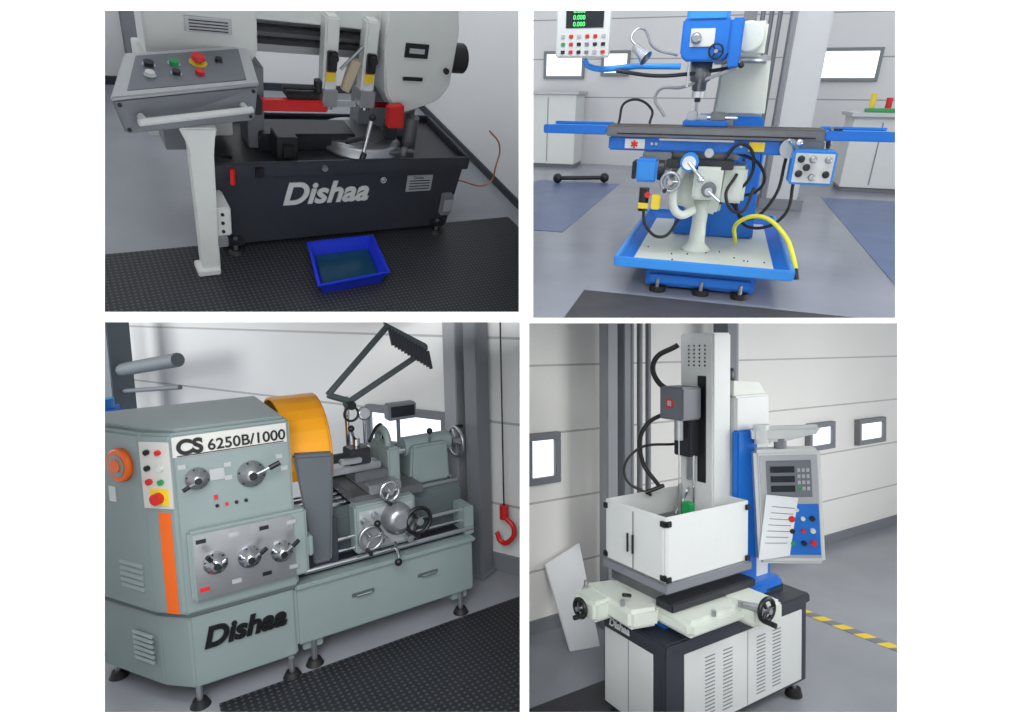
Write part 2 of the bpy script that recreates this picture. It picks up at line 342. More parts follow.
g=G('storage_cabinet',R,(-3.1,6.4,0)); g.box('body',-3.4,-2.45,6.2,6.9,.06,1.2,WHITE); g.box('plinth',-3.38,-2.47,6.25,6.9,0,.06,GREY); g.box('door_gap',-2.95,-2.94,6.19,6.2,.1,1.15,GREY); g.box('worktop',-3.45,-2.4,6.15,6.92,1.2,1.25,SILV)
g=G('work_counter',R,(2.4,5.2,0)); g.box('body',1.65,3.0,4.9,5.6,.06,.97,WHITE); g.box('plinth',1.68,3.0,4.95,5.6,0,.06,GREY); g.box('worktop',1.6,3.05,4.8,5.65,.97,1.02,SILV)
for x in (2.0,2.4): g.box('drawer_gap',x,x+.012,4.89,4.9,.1,.9,GREY,0)
g.box('tray',1.8,2.2,5.0,5.2,1.02,1.07,GREEN); g.cyl('jar',(2.1,5.3,1.02),(2.1,5.3,1.2),.04,RED); g.cyl('bottle',(1.9,5.3,1.02),(1.9,5.3,1.25),.035,YEL)
g=G('concrete_pillar',R,(.8,3.2,0)); g.box('shaft',.58,.94,3.1,3.4,0,3.6,mat('pillar_white',(190,192,195),.6),.02); g.box('corner_guard',.54,.58,3.05,3.42,0,3.6,GREY); g.box('pillar_base',.52,1.0,3.03,3.45,0,.12,GREY)
g=G('service_column',R,(.1,3.4,0)); g.box('shaft',.06,.2,3.4,3.5,0,3.6,GREY)
for i in range(3): g.cyl('conduit',(.26+.09*i,3.45,0),(.26+.09*i,3.45,3.6),.025,GREY)
g=G('parking_barrier',R,(-1.9,4.2,0)); g.cyl('bar',(-2.25,4.3,.07),(-1.6,4.6,.07),.03,BLACK); g.ball('end_a',(-2.25,4.3,.07),.07,BLACK); g.ball('end_b',(-1.6,4.6,.07),.07,BLACK)
g=G('milling_machine',R,(0,0,0))
tw,y0,y1=.55,-.72,1.2
g.prism('base_plinth',[(-.36,-.58),(.36,-.58),(.36,.95),(-.36,.95)],'z',.03,.155,BLUE,.01)
g.box('base_step',-.33,.33,-.62,1.0,.06,.12,BLUE)
for x in (-.27,.02,.27): g.cyl('foot',(x,-.6,.0),(x,-.6,.04),.055,RUB); g.cyl('foot_bolt',(x,-.64,.03),(x,-.64,.1),.012,STEEL)
for x in (-.27,.27): g.cyl('foot',(x,.85,.0),(x,.85,.04),.055,RUB)
ix,iy0,iy1=.47,-.62,1.12; zb,zt=.175,.235
g.box('tray_floor',-ix,ix,iy0,iy1,.155,zb+.003,CREAM,0)
oc=[(-tw,y0),(tw,y0),(tw,y1),(-tw,y1)]; ic=[(-ix,iy0),(ix,iy0),(ix,iy1),(-ix,iy1)]
for i in range(4):
    j=(i+1)%4; a,b,c,d=oc[i],oc[j],ic[j],ic[i]
    g.hexa('tray_slope_%d'%i,[(*d,zb-.015),(*c,zb-.015),(*b,zt-.015),(*a,zt-.015),(*d,zb),(*c,zb),(*b,zt),(*a,zt)],BLUE,0)
g.box('tray_lip_front',-tw-.01,tw+.01,y0-.02,y0+.01,zt-.05,zt+.015,LBLUE); g.box('tray_lip_rear',-tw-.01,tw+.01,y1-.01,y1+.02,zt-.05,zt+.015,LBLUE)
g.box('tray_lip_left',-tw-.02,-tw+.01,y0,y1,zt-.05,zt+.015,LBLUE); g.box('tray_lip_right',tw-.01,tw+.02,y0,y1,zt-.05,zt+.015,LBLUE)
for i in range(14):
    g.cyl('metal_chip',(random.uniform(-.4,.4),random.uniform(-.55,.1),.182),(random.uniform(-.4,.4),random.uniform(-.55,.1),.183),.0015,CHAR,seg=5) if False else g.ball('metal_chip',(random.uniform(-.42,.42),random.uniform(-.55,.0),.182),.006,CHAR)
g.prism('column_lower',[(-.28,.17),(.36,.17),(.30,1.1),(-.2,1.1)],'y',.45,1.0,BLUE,.02)
g.box('column_door',.36-.03,.345,.55,.9,.35,.9,LBLUE)
g.box('column_dovetail',-.2,.08,.38,.45,.4,1.1,STEEL)
g.prism('column_upper',[(-.08,1.1),(.3,1.1),(.28,1.5),(-.06,1.5)],'y',.5,1.0,CREAM,.02)
g.box('ram',-.05,.22,.3,1.3,1.5,1.72,CREAM,.02); g.lathe('turret_ring',(.08,.6,1.46),Z,[(.2,0),(.2,.05),(.17,.06)],STEEL)
g.prism('knee_body',[(-.3,.52),(.05,.45),(.1,.8),(-.3,.8)],'y',-.1,.4,CREAM,.02)
g.box('knee_top',-.33,.12,-.22,.4,.78,.84,DARK)
g.box('knee_front_block',-.13,.06,-.28,-.1,.58,.8,CREAM,.02)
g.box('saddle',-.35,.15,-.1,.3,.84,.9,CAST)
g.lathe('elevating_screw_column',(-.06,-.05,.175),Z,[(.11,0),(.10,.02),(.06,.06),(.052,.2),(.055,.3),(.08,.38)],CREAM)
g.tube('knee_loop_casting',[(-.2,-.2,.8),(-.26,-.25,.6),(-.2,-.25,.47),(-.1,-.2,.5)],.03,CREAM)
g.box('table_feed_block',-.76,.48,-.14,.2,.88,.975,BLUE,.01)
g.box('name_badge',-.64,-.5,-.15,-.14,.895,.96,WHITE,0); g.text('badge_star','✱',(-.6,-.152,.9),X,Z,.07,RED,.001,.002)
g.box('yellow_label',.2,.3,-.15,-.14,.9,.96,YEL,0); g.box('feed_track',-.4,.1,-.155,-.14,.955,.968,STEEL,0)
for x in (-.45,-.42,0.15,.4): g.cyl('screw',(x,-.15,.93),(x,-.13,.93),.01,STEEL,seg=10)
g.box('work_table',-.775,.655,-.17,.16,.975,1.04,CAST,.006)
g.box('table_top_oil',-.775,.655,-.165,.155,1.04,1.047,mat('table_top_grey',(105,98,92),.35,.6,noise=.2),0)
for y in (-.1,-.01,.08): g.box('t_slot',-.77,.65,y-.012,y+.012,1.046,1.0485,BLACK,0)
g.box('table_front_slot',-.7,.6,-.175,-.168,.99,1.0,BLACK,0)
for sx,x0,x1 in (('left',-1.24,-.775),('right',.655,1.07)):
    g.prism('table_wing_'+sx,[(x0,-.17),(x1,-.17),(x1,.17),(x0,.17)],'z',1.0,1.035,LBLUE,.006)
    g.box('wing_lip_'+sx,x0,x1,.15,.17,1.035,1.055,LBLUE); g.box('wing_front_'+sx,x0,x1,-.185,-.165,.985,1.045,BLUE)
g.box('vise_base',-.26,.04,-.06,.14,1.047,1.085,BLUE); g.box('vise_jaw_a',-.24,-.17,-.03,.11,1.085,1.14,STEEL); g.box('vise_jaw_b',-.08,.02,-.03,.11,1.085,1.14,CAST)
g.cyl('vise_screw',(-.1,.04,1.1),(.1,.04,1.1),.012,CHROME); g.box('part',-.17,-.1,0,.07,1.09,1.12,STEEL)
hx,hy=-.19,.2
g.prism('milling_head',[(-.34,1.5),(-.3,1.46),(-.06,1.46),(-.02,1.5),(-.02,1.72),(-.34,1.72)],'y',.06,.36,BLUE,.012)
g.cyl('drive_motor',(hx,hy,1.72),(hx,hy,2.1),.125,DARK); g.box('head_cover',-.32,-.04,.05,.38,1.7,1.84,LBLUE,.02)
g.box('speed_panel',-.28,-.12,.05,.06,1.55,1.66,WHITE,.002); g.lathe('speed_dial',(-.24,.05,1.6),(0,-1,0),[(.035,0),(.035,.02),(.02,.03)],STEEL)
g.wheel('fine_feed_wheel',(-.1,.02,1.52),(0,-1,0),.045,BLACK,.006)
g.lathe('quill',(hx,hy,1.2),Z,[(.022,0),(.022,.03),(.034,.035),(.034,.07),(.05,.08),(.05,.13),(.07,.14),(.075,.26)],CAST)
g.cyl('collet_nut',(hx,hy,1.23),(hx,hy,1.27),.045,CHROME); g.cyl('cutter',(hx,hy,1.14),(hx,hy,1.2),.012,STEEL)
g.cyl('quill_rod',(-.27,.1,1.3),(-.27,.1,1.48),.01,CHROME); g.cyl('quill_handle',(-.02,.15,1.52),(.07,.05,1.44),.008,CHROME); g.ball('quill_handle_ball',(.075,.045,1.435),.02,BLACK)
g.box('ram_side_plate',-.02,.06,.05,.3,1.42,1.72,BLUE,.01); g.lathe('ram_worm_cover',(.10,.3,1.62),(0,-1,0),[(.10,0),(.10,.03),(.085,.04)],CREAM)
g.box('readout_body',-1.17,-.80,-.18,-.10,1.48,1.80,WHITE,.01)
g.box('readout_screen',-1.10,-.84,-.186,-.18,1.66,1.79,SCREEN,.002)
for z,t_ in ((1.75,'0.000'),(1.71,'0.000'),(1.67,'0.000')): g.text('readout_digits',t_,(-1.05,-.188,z),X,Z,.038,DIG,.0005,.0)
for r_ in range(3):
    for c_ in range(6):
        x=-1.13+c_*.056; z=1.62-r_*.048
        g.box('readout_key',x,x+.028,-.187,-.18,z-.022,z,random.choice([DARK,DARK,GREY,RED,GREEN,SILV]),.002)
g.tube('readout_arm',[(-.98,-.1,1.47),(-.95,-.08,1.43),(-.6,0,1.43),(-.33,.1,1.43)],.02,LBLUE)
g.tube('readout_arm_lower',[(-.75,-.08,1.4),(-.5,0,1.37),(-.3,.12,1.38),(0,.2,1.42)],.013,DARK)
g.lathe('work_lamp',(-.6,-.12,1.52),(.6,-.2,-.5),[(.015,-.05),(.03,-.04),(.035,.03),(.05,.07),(.052,.075)],CHROME)
g.tube('lamp_gooseneck',[(-.62,-.11,1.55),(-.66,-.1,1.6),(-.6,-.05,1.66),(-.52,0,1.55),(-.36,.1,1.5)],.008,STEEL)
g.box('feed_motor',-.54,-.38,-.28,-.12,.68,.84,LBLUE,.02); g.cyl('feed_motor_end',(-.38,-.2,.76),(-.34,-.2,.76),.07,BLACK)
g.box('feed_motor_cover',-.56,-.53,-.27,-.13,.7,.82,BLACK); g.box('feed_motor_base',-.5,-.3,-.2,0,.76,.88,CAST)
g.wheel('cross_feed_wheel',(-.28,-.34,.7),(0,-1,0),.06,STEEL,.012)
g.cyl('cross_feed_shaft',(-.28,-.34,.7),(-.28,-.1,.7),.03,CAST)
g.cyl('dial_ring',(-.17,-.32,.83),(-.17,-.22,.83),.06,LBLUE); g.cyl('dial_face',(-.17,-.335,.83),(-.17,-.32,.83),.045,CHROME)
g.tube('crank_lever',[(-.17,-.34,.83),(-.12,-.37,.78),(-.08,-.38,.74)],.012,CHROME); g.ball('crank_ball',(-.08,-.38,.73),.024,CHROME)
g.cyl('oil_pump',(-.46,-.25,.48),(-.46,-.25,.64),.035,BLACK); g.box('oil_pump_label',-.49,-.42,-.29,-.28,.5,.54,YEL,0); g.box('limit_switch',-.40,-.34,-.3,-.24,.5,.6,YEL); g.cyl('estop_red',(-.43,-.29,.6),(-.43,-.31,.6),.02,RED)
g.cyl('elevate_shaft',(-.02,-.28,.66),(-.02,-.42,.66),.025,STEEL); g.cyl('elevate_clutch',(-.02,-.3,.66),(-.02,-.34,.66),.05,CAST); g.tube('elevate_crank',[(-.02,-.41,.66),(.06,-.42,.6)],.012,CHROME)
g.cyl('lock_knob',(-.05,-.22,.89),(-.05,-.26,.89),.03,STEEL)
g.hexa('control_box',bv(.47,.73,-.32,-.12,.72,.93),LBLUE,.012); g.box('control_face',.485,.715,-.328,-.32,.735,.915,WHITE,.004)
for x,z,m_ in ((.52,.88,BLACK),(.59,.88,STEEL),(.68,.88,STEEL),(.52,.79,BLACK),(.6,.77,STEEL),(.68,.79,BLACK),(.56,.83,DARK)):
    g.lathe('control_knob',(x,-.328,z),(0,-1,0),[(.022,0),(.022,.012),(.014,.03)],m_)
g.box('table_end_bracket',.42,.66,-.18,.1,.87,.975,CAST); g.wheel('table_crank',(.70,-.05,.99),X,.06,CAST,.01); g.ball('handle_ball',(.5,-.24,.97),.025,CHROME)
g.cyl('feed_gear_cover',(.45,-.2,.93),(.45,-.15,.93),.06,STEEL); g.tube('speed_lever',[(.48,-.22,.93),(.43,-.28,.99)],.01,CHROME)
for k,p in enumerate(([(.52,-.15,.72),(.5,-.18,.5),(.35,-.1,.38),(.2,.2,.45),(.2,.42,.8)],[(.45,-.1,.86),(.42,-.1,.6),(.28,0,.42),(.15,.2,.5)],[(.05,-.2,.85),(.15,-.2,.95),(.25,-.15,.8),(.15,-.1,.6),(.02,0,.5)],[(.1,-.1,.9),(.3,-.1,.8),(.3,.1,.6),(.1,.2,.55)],[(-.45,-.3,.5),(-.42,-.3,.38),(-.3,-.25,.3),(-.2,-.2,.42)],[(.15,-.15,.75),(.1,-.22,.6),(.2,-.2,.5),(.28,-.12,.66)])):
    g.tube('cable_%d'%k,p,.011,RUB)
g.tube('coolant_hose_grey',[(.05,.1,1.42),(-.3,.2,1.3),(-.5,.3,1.25),(-.42,.25,1.1)],.012,mat('hose_grey',(170,172,176),.4))
g.tube('cable_on_table',[(-.72,0,1.055),(-.68,.05,1.2),(-.5,.08,1.15),(-.5,.05,1.055)],.009,RUB)
g.tube('yellow_hose',[(.22,.2,.2),(.22,-.1,.42),(.35,-.2,.48),(.5,-.35,.40),(.57,-.5,.28),(.59,-.55,.22)],.015,YHOSE)
g.cyl('hose_nozzle',(.59,-.55,.22),(.605,-.58,.16),.016,DARK)
g.box('feed_gearbox_right',.05,.22,-.15,.2,.55,.8,CREAM,.02)
# ================================================================== ROOM 3 : lathe
R=LATHE
slab('floor',R,(-4,6,-3.,8,-.06,0),CONC,'lathe')
slab('rubber_floor_mat',R,(.1,3.0,-2.4,-.02,0,.008),PLATE,'lathe')
A_=Vector((3.0,-2.0,0)); B2=Vector((-1.3,6.9,0)); dv=(B2-A_).normalized(); nn=Vector((dv.y,-dv.x,0))
L_=(B2-A_).length
WM=R@Matrix(((-dv.x,nn.x,0,B2.x),(-dv.y,nn.y,0,B2.y),(0,0,1,0),(0,0,0,1)))
slab('wall_back',WM,(-3,L_+1,0,.1,0,5),W3,'lathe')
slab('baseboard_back',WM,(-3,L_+1,-.02,0,0,.12),GREY,'lathe')
window(4,WM,6.15,6.9,0,.74,1.04); window(5,WM,4.4,5.0,0,.62,.9)
g=G('steel_column',WM,(7.1,-.15,0),'lathe')
for i,x in enumerate((6.98,7.14)): g.box('shaft_%d'%i,x,x+.1,-.18,-.04,0,2.6,(PILLAR,GREY)[i])
g.box('foot_plate',6.95,7.26,-.19,-.03,0,.03,GREY)
g=G('wall_conduit',WM,(7.45,-.03,0),'lathe'); g.cyl('conduit',(7.5,-.04,0),(7.5,-.04,2.6),.018,GREY)
for z in (.5,1.2): g.box('clip',7.47,7.53,-.05,0,z,z+.03,SILV,0)
g=G('steel_column',WM,(3.4,-.4,0),'lathe'); g.box('shaft',3.3,3.5,-.5,-.3,0,2.5,mat('pillar_blur',(110,118,122),.6)); g.box('foot_plate',3.2,3.6,-.55,-.25,0,.03,GREY)
g.box('shaft_thin',3.0,3.08,-.5,-.4,0,2.5,GREY)
g=G('ventilation_duct',WM,(3,-.5,1.2)); g.tube('duct_run',[(1.9,-.4,1.0),(3.0,-.4,1.13),(4.4,-.4,1.33)],.06,mat('duct_metal',(120,128,132),.6,.2)); g.tube('pipe_run',[(1.9,-.4,.85),(3.0,-.4,.95),(4.4,-.4,1.1)],.02,GREY)
g=G('background_milling_machine',R,(-.3,2.9,0)); g.box('body',-.5,-.08,2.7,3.2,.05,.80,BLUE,.03); g.box('head',-.4,-.15,2.65,3.0,.80,.98,BLUE,.03); g.box('panel',-.4,-.2,2.68,2.7,.5,.7,CREAM); g.cyl('motor',(-.28,2.8,.98),(-.28,2.8,1.06),.07,LBLUE); g.box('plinth',-.45,-.12,2.75,3.15,0,.05,DARK)
g=G('red_crane_hook',WM,(7.38,-.1,.4),'lathe'); g.tube('hook',[(7.38,-.1,.42),(7.44,-.1,.36),(7.41,-.1,.27),(7.35,-.1,.25),(7.31,-.1,.31)],.016,RED); g.cyl('hook_block',(7.37,-.1,.41),(7.37,-.1,.5),.028,RED); g.cyl('hook_chain',(7.37,-.1,.5),(7.37,-.1,2.2),.005,DARK)
g=G('engine_lathe',R,(.5,.4,0))
H,Wx,S=1.28,.491,.455
poly=[(0,0),(Wx,0),(Wx,.78),(-.36,.78),(-.36,.5),(-.114,.108)]
low=[(.015,.02),(Wx-.02,.02),(Wx-.02,.76),(-.34,.76),(-.34,.5),(-.098,.122)]
g.prism('headstock_cabinet',poly,'z',S,H,GG,.012)
g.prism('headstock_base',low,'z',.09,S-.012,GG,.01)
g.prism('cabinet_seam',[(.01,.01),(Wx-.01,.01),(Wx-.01,.77),(-.35,.77),(-.35,.5),(-.104,.115)],'z',S-.015,S,GGD,0)
g.prism('headstock_lid',[(.02,.02),(Wx-.02,.02),(Wx-.02,.7),(-.3,.7),(-.3,.5),(-.09,.13)],'z',H,H+.015,GG,.006)
for x,y in ((.03,.03),(Wx-.06,.0),(-.28,.5),(Wx-.06,.6)):
    g.cyl('levelling_bolt',(x,y,.0),(x,y,.1),.014,STEEL); g.cyl('levelling_pad',(x,y,0),(x,y,.03),.045,RUB,r2=.03)
cd=Vector((.114,-.108,0)).normalized()
a0=Vector((-.114,.108,0)); nrm=Vector((-.108,-.114,0)).normalized()
def ch(u,z,h=0): return a0+cd*(u*.157)+Vector((0,0,z))+nrm*h
def chbox(name,u0,u1,z0,z1,h0,h1,m,bev=0):
    g.hexa(name,[ch(u0,z0,h1),ch(u1,z0,h1),ch(u1,z0,h0),ch(u0,z0,h0),ch(u0,z1,h1),ch(u1,z1,h1),ch(u1,z1,h0),ch(u0,z1,h0)],m,bev)
chbox('orange_stripe',.45,.82,S+.01,.93,0,.003,ORANGE)
chbox('switch_panel',.05,.97,.95,1.245,0,.006,mat('switch_panel_light',(205,205,200),.45))
for u,z,m_,r_ in ((.3,1.2,BLACK,.012),(.65,1.2,RED,.012),(.28,1.13,BLACK,.012),(.68,1.13,WHITE,.012),(.3,1.07,RED,.014),(.66,1.07,GREEN,.012)):
    g.cyl('panel_button',ch(u,z,.006),ch(u,z,.02),r_,m_,seg=16)
chbox('main_switch_plate',.3,.85,.965,1.04,.006,.012,YEL); g.cyl('main_switch',ch(.57,1.0,.012),ch(.57,1.0,.04),.025,RED)
l0=Vector((-.36,.5,0)); l1=Vector((-.114,.108,0)); ld=(l1-l0).normalized(); ln_=Vector((ld.y,-ld.x,0)); ll=(l1-l0).length
if ln_.x>0: ln_=-ln_
def lf(u,z,h=0): return l0+ld*(u*ll)+Vector((0,0,z))+ln_*h
g.lathe('orange_knob',lf(.74,1.13,0),ln_,[(.075,0),(.075,.02),(.068,.026)],ORANGE); g.cyl('orange_knob_cap',lf(.74,1.13,.026),lf(.74,1.13,.03),.05,GG); g.cyl('orange_knob_hub',lf(.74,1.13,.03),lf(.74,1.13,.036),.03,ORANGE)
for i in range(5): g.hexa('vent_upper',[lf(.55,.55+i*.028,.006),lf(.9,.55+i*.028,.006),lf(.9,.55+i*.028,0),lf(.55,.55+i*.028,0),lf(.55,.563+i*.028,.001),lf(.9,.563+i*.028,.001),lf(.9,.563+i*.028,0),lf(.55,.563+i*.028,0)],GG,0)
for i in range(6): g.hexa('vent_lower',[lf(.62,.2+i*.025,.0),lf(.92,.2+i*.025,.0),lf(.92,.2+i*.025,-.01),lf(.62,.2+i*.025,-.01),lf(.62,.212+i*.025,-.006),lf(.92,.212+i*.025,-.006),lf(.92,.212+i*.025,-.01),lf(.62,.212+i*.025,-.01)],GG,0)
g.hexa('caution_label',[lf(.5,.95,.003),lf(.6,.95,.003),lf(.6,.95,0),lf(.5,.95,0),lf(.5,1.02,.003),lf(.6,1.02,.003),lf(.6,1.02,0),lf(.5,1.02,0)],WHITE,0)
g.box('model_band',.005,.475,-.006,0,1.175,1.265,mat('label_light',(205,206,200),.45),.001)
g.text('model_text_a','CS',(.02,-.008,1.188),X,Z,.088,BLACK,.002,.004); g.text('model_text_b','6250B/1000',(.14,-.008,1.19),X,Z,.068,BLACK,.002,.001)
g.box('band_line',.02,.46,-.008,-.006,1.178,1.182,BLACK,0)
g.text('logo_text','Dishaa',(.06,.012,.275),X,Z,.132,BLACK,.004,.005,.25)
g.box('speed_chart',.14,.2,-.006,0,1.05,1.1,SILV,0)
g.dial('speed_dial_a',(.09,0,1.07),(0,-1,0),.048,(-.05,0,-.02)); g.dial('speed_dial_b',(.31,0,1.05),(0,-1,0),.06,(.09,0,.04))
for x,z in ((.2,1.04),(.42,1.1),(.2,1.1),(.44,1.04),(.02,1.12)): g.box('small_label',x,x+.03,-.004,0,z,z+.02,SILV,0)
g.box('oil_sight',.15,.165,-.006,0,.96,.98,RED,0)
for i in range(4): g.cyl('indicator',(.16+i*.04,-.006,.93),(.16+i*.04,0,.93),.008,RED if i==1 else BLACK,seg=12)
g.box('feed_gearbox',.03,.535,-.04,.05,.52,.845,GG,.012)
g.box('feed_gearbox_plate',.05,.47,-.048,-.04,.535,.83,STEEL,.003)
for k,(x,z) in enumerate(((.13,.69),(.27,.68),(.41,.67))): g.dial('feed_dial_%d'%k,(x,-.048,z),(0,-1,0),.05,((-.03,0,.05),(.05,0,.04),(.05,0,.05))[k],CHROME)
for k,(x,z) in enumerate(((.07,.79),(.2,.79),(.33,.79),(.45,.79),(.07,.57),(.2,.57),(.33,.57),(.45,.57))): g.box('gear_chart',x-.01,x+.03,-.051,-.048,z,z+.018,(BLACK,SILV,BLACK,SILV,RED,SILV,BLACK,SILV)[k],0)
g.box('gearbox_side_tab',.535,.56,-.03,.05,.6,.7,GG,.006)
Lx=1.47
g.box('bed_base',Wx-.02,Lx,.02,.62,.13,.431,GG,.01)
g.box('base_top_lip',Wx-.02,Lx+.01,.0,.64,.425,.45,GG,.008)
for x,w in ((.75,.12),(1.12,.12)): g.box('base_pull_slot',x,x+w,.012,.022,.3,.32,GGD,.003); g.cyl('base_pull',(x+.02,.0,.31),(x+w-.02,.0,.31),.006,CHROME,seg=10)
for x in (.55,Lx-.08):
    g.box('base_foot',x-.05,x+.05,.05,.58,.08,.14,GG); g.cyl('levelling_bolt',(x,.04,0),(x,.04,.13),.014,STEEL); g.cyl('levelling_pad',(x,.04,0),(x,.04,.03),.045,RUB,r2=.03); g.cyl('levelling_pad',(x,.55,0),(x,.55,.08),.045,RUB,r2=.03)
g.box('chip_tray',.5,Lx-.01,.08,.6,.45,.47,DARK)
g.prism('bed_casting',[(.2,.45),(.5,.45),(.5,.68),(.46,.72),(.24,.72),(.2,.68)],'x',.49,1.5,GGD,.006)
for y in (.25,.33,.41,.47): g.box('bed_way_%d'%int(y*100),.49,1.5,y-.015,y+.015,.72,.74,CHROME,.004)
g.cyl('lead_screw',(.53,.13,.58),(1.46,.13,.58),.013,CHROME); g.cyl('feed_rod',(.53,.12,.52),(1.46,.12,.52),.010,CHROME); g.cyl('clutch_rod',(.53,.05,.49),(1.49,.05,.49),.013,CHROME)
g.box('rod_bracket',1.44,1.5,.05,.2,.45,.62,GG)
g.box('splash_guard_back',.75,1.55,.62,.64,.47,.9,GGD,.004); g.box('splash_guard_end',1.5,1.53,.3,.64,.47,.66,CHAR)
g.box('bed_panel_dark',.52,.72,.1,.2,.47,.72,CHAR)
g.cyl('spindle_nose',(Wx,.35,1.02),(Wx+.06,.35,1.02),.09,CAST); g.cyl('chuck',(Wx+.06,.35,1.02),(Wx+.17,.35,1.02),.125,STEEL)
for a in (0.3,2.4,4.5): g.box('jaw',Wx+.17,Wx+.21,.35+.07*math.cos(a)-.02,.35+.07*math.cos(a)+.02,1.02+.07*math.sin(a)-.02,1.02+.07*math.sin(a)+.02,CAST)
arc=[]
for i in range(17):
    a=math.radians(-20+i*200/16.); arc.append((.42-.31*math.cos(a), 1.03+.29*math.sin(a)))
inner=[(.42+(p[0]-.42)*.95,1.03+(p[1]-1.03)*.95) for p in arc][::-1]
g.prism('chuck_guard_shell',arc+inner,'x',Wx+.005,Wx+.22,AMBER,0)
g.prism('chuck_guard_side',arc,'x',Wx+.215,Wx+.225,AMBER,0)
g.prism('chuck_guard_rim',arc+inner,'x',Wx+.225,Wx+.23,mat('amber_dark',(190,115,15),.4),0)
g.hexa('chuck_guard_curtain',[(.58,.07,.50),(.67,.07,.50),(.69,.10,.5),(.60,.10,.5),(.52,.085,1.07),(.715,.085,1.05),(.715,.12,1.07),(.52,.12,1.09)],mat('guard_grey',(100,106,112),.4,.3),.01)
g.box('saddle',.82,1.22,.12,.52,.74,.79,CAST); g.box('apron',.80,1.14,.06,.16,.50,.76,GG,.01); g.box('apron_face',.82,1.12,.052,.06,.52,.73,SILV,.004)
g.box('cross_slide',.90,1.08,.1,.5,.79,.84,STEEL); g.box('compound_rest',.86,1.05,.2,.36,.84,.89,CAST); g.box('compound_slide',.74,1.02,.23,.33,.89,.93,STEEL)
g.box('tool_post',.84,.96,.22,.34,.93,1.02,DARK); g.box('tool_holder',.78,.9,.19,.23,.95,.98,STEEL); g.cyl('tool_post_bolt',(.9,.28,1.02),(.9,.28,1.07),.02,CHROME); g.tube('tool_post_lever',[(.9,.28,1.06),(.86,.2,1.1),(.84,.17,1.14)],.008,CHROME); g.ball('tool_post_ball',(.84,.17,1.15),.018,BLACK)
g.wheel('apron_handwheel',(.86,-.0,.60),(0,-1,0),.06,STEEL,.01); g.lathe('apron_dial',(1.02,.05,.66),(0,-1,0),[(.085,0),(.085,.03),(.07,.04),(.07,.07),(.04,.08)],STEEL)
g.wheel('carriage_handwheel',(1.12,-.02,.64),(0,-1,0),.07,BLACK,.011); g.wheel('cross_slide_wheel',(.98,.02,.82),(0,-1,0),.05,CHROME,.009)
for x,z in ((.9,.7),(.95,.56),(1.08,.54),(.84,.68)): g.cyl('apron_knob',(x,.05,z),(x,0,z),.018,STEEL)
g.tube('apron_lever_a',[(.93,.03,.57),(.9,-.03,.64),(.88,-.05,.68)],.008,CHROME); g.ball('lever_ball_a',(.88,-.05,.69),.018,BLACK)
g.tube('apron_lever_b',[(1.0,.03,.53),(.99,-.04,.49),(.98,-.06,.47)],.009,CHROME); g.ball('lever_ball_b',(.98,-.06,.46),.02,BLACK)
g.wheel('compound_wheel',(.70,.28,.91),(-1,0,0),.04,CHROME,.007)
g.box('follow_rest',1.05,1.12,.2,.5,.79,1.0,GG,.01); g.ring('follow_ring',(1.08,.35,1.0),X,.08,.02,GG)
g.prism('tailstock_body',[(1.2,.74),(1.46,.74),(1.45,.97),(1.22,.97)],'x' if False else 'y',.26,.46,GG,.012)
g.cyl('tailstock_quill',(1.1,.36,.93),(1.22,.36,.93),.03,CHROME); g.cyl('tailstock_center',(1.06,.36,.93),(1.1,.36,.93),.004,CHROME,r2=.025); g.cyl('tailstock_barrel',(1.2,.36,.95),(1.5,.36,.95),.06,GG)
g.wheel('tailstock_wheel',(1.56,.36,.93),X,.09,STEEL,.01); g.tube('tailstock_lock',[(1.35,.3,.97),(1.33,.25,1.04)],.009,CHROME); g.ball('tailstock_lock_ball',(1.33,.25,1.05),.018,BLACK)
g.cyl('lamp_post',(.92,.48,.79),(.92,.48,1.27),.014,CHROME); g.cyl('post_b',(1.02,.48,.79),(1.02,.48,1.2),.01,CHROME)
g.lathe('magnifier',(1.0,.42,1.17),(0,-1,.2),[(.04,0),(.04,.015),(.03,.018)],CHROME); g.ring('gauge_ring',(.92,.4,1.18),(0,-1,0),.04,.007,BLACK)
g.box('readout_box',1.15,1.33,.42,.5,1.10,1.20,GREY,.008); g.box('readout_window',1.165,1.315,.415,.42,1.12,1.185,SCREEN,.0); g.cyl('readout_post',(1.24,.5,.8),(1.24,.5,1.1),.012,GREY)
P0=Vector((.80,.42,1.30)); P1=Vector((.92,.42,1.25)); P2=Vector((1.42,.46,1.50)); P3=Vector((1.18,.46,1.66))
for nm,a,b in (('long_a',P0,P3),('long_b',P1,P2),('short_a',P0,P1)):
    g.cyl('lamp_frame_'+nm,a,b,.018,GGD)
g.hexa('lamp_head',[P3+Vector((-.03,-.04,-.0)),P2+Vector((.0,-.04,-.0)),P2+Vector((.02,.06,0)),P3+Vector((.0,.06,0)),P3+Vector((-.03,-.04,.03)),P2+Vector((.0,-.04,.04)),P2+Vector((.02,.06,.04)),P3+Vector((.0,.06,.03))],GGD,.006)
for i in range(13):
    a=P3.lerp(P2,i/12.); g.cyl('lamp_fin_%d'%i,a+Vector((0,-.03,0)),a+Vector((0.02,-.03,-.11)),.011,CHAR,seg=10)
g.cyl('lamp_joint',P1+Vector((0,.05,-.02)),P1+Vector((0,-.04,-.02)),.025,BLACK)
g.tube('coolant_line',[(1.1,.5,.8),(1.12,.45,1.05),(1.05,.35,1.1),(.98,.3,1.03)],.009,BLACK)
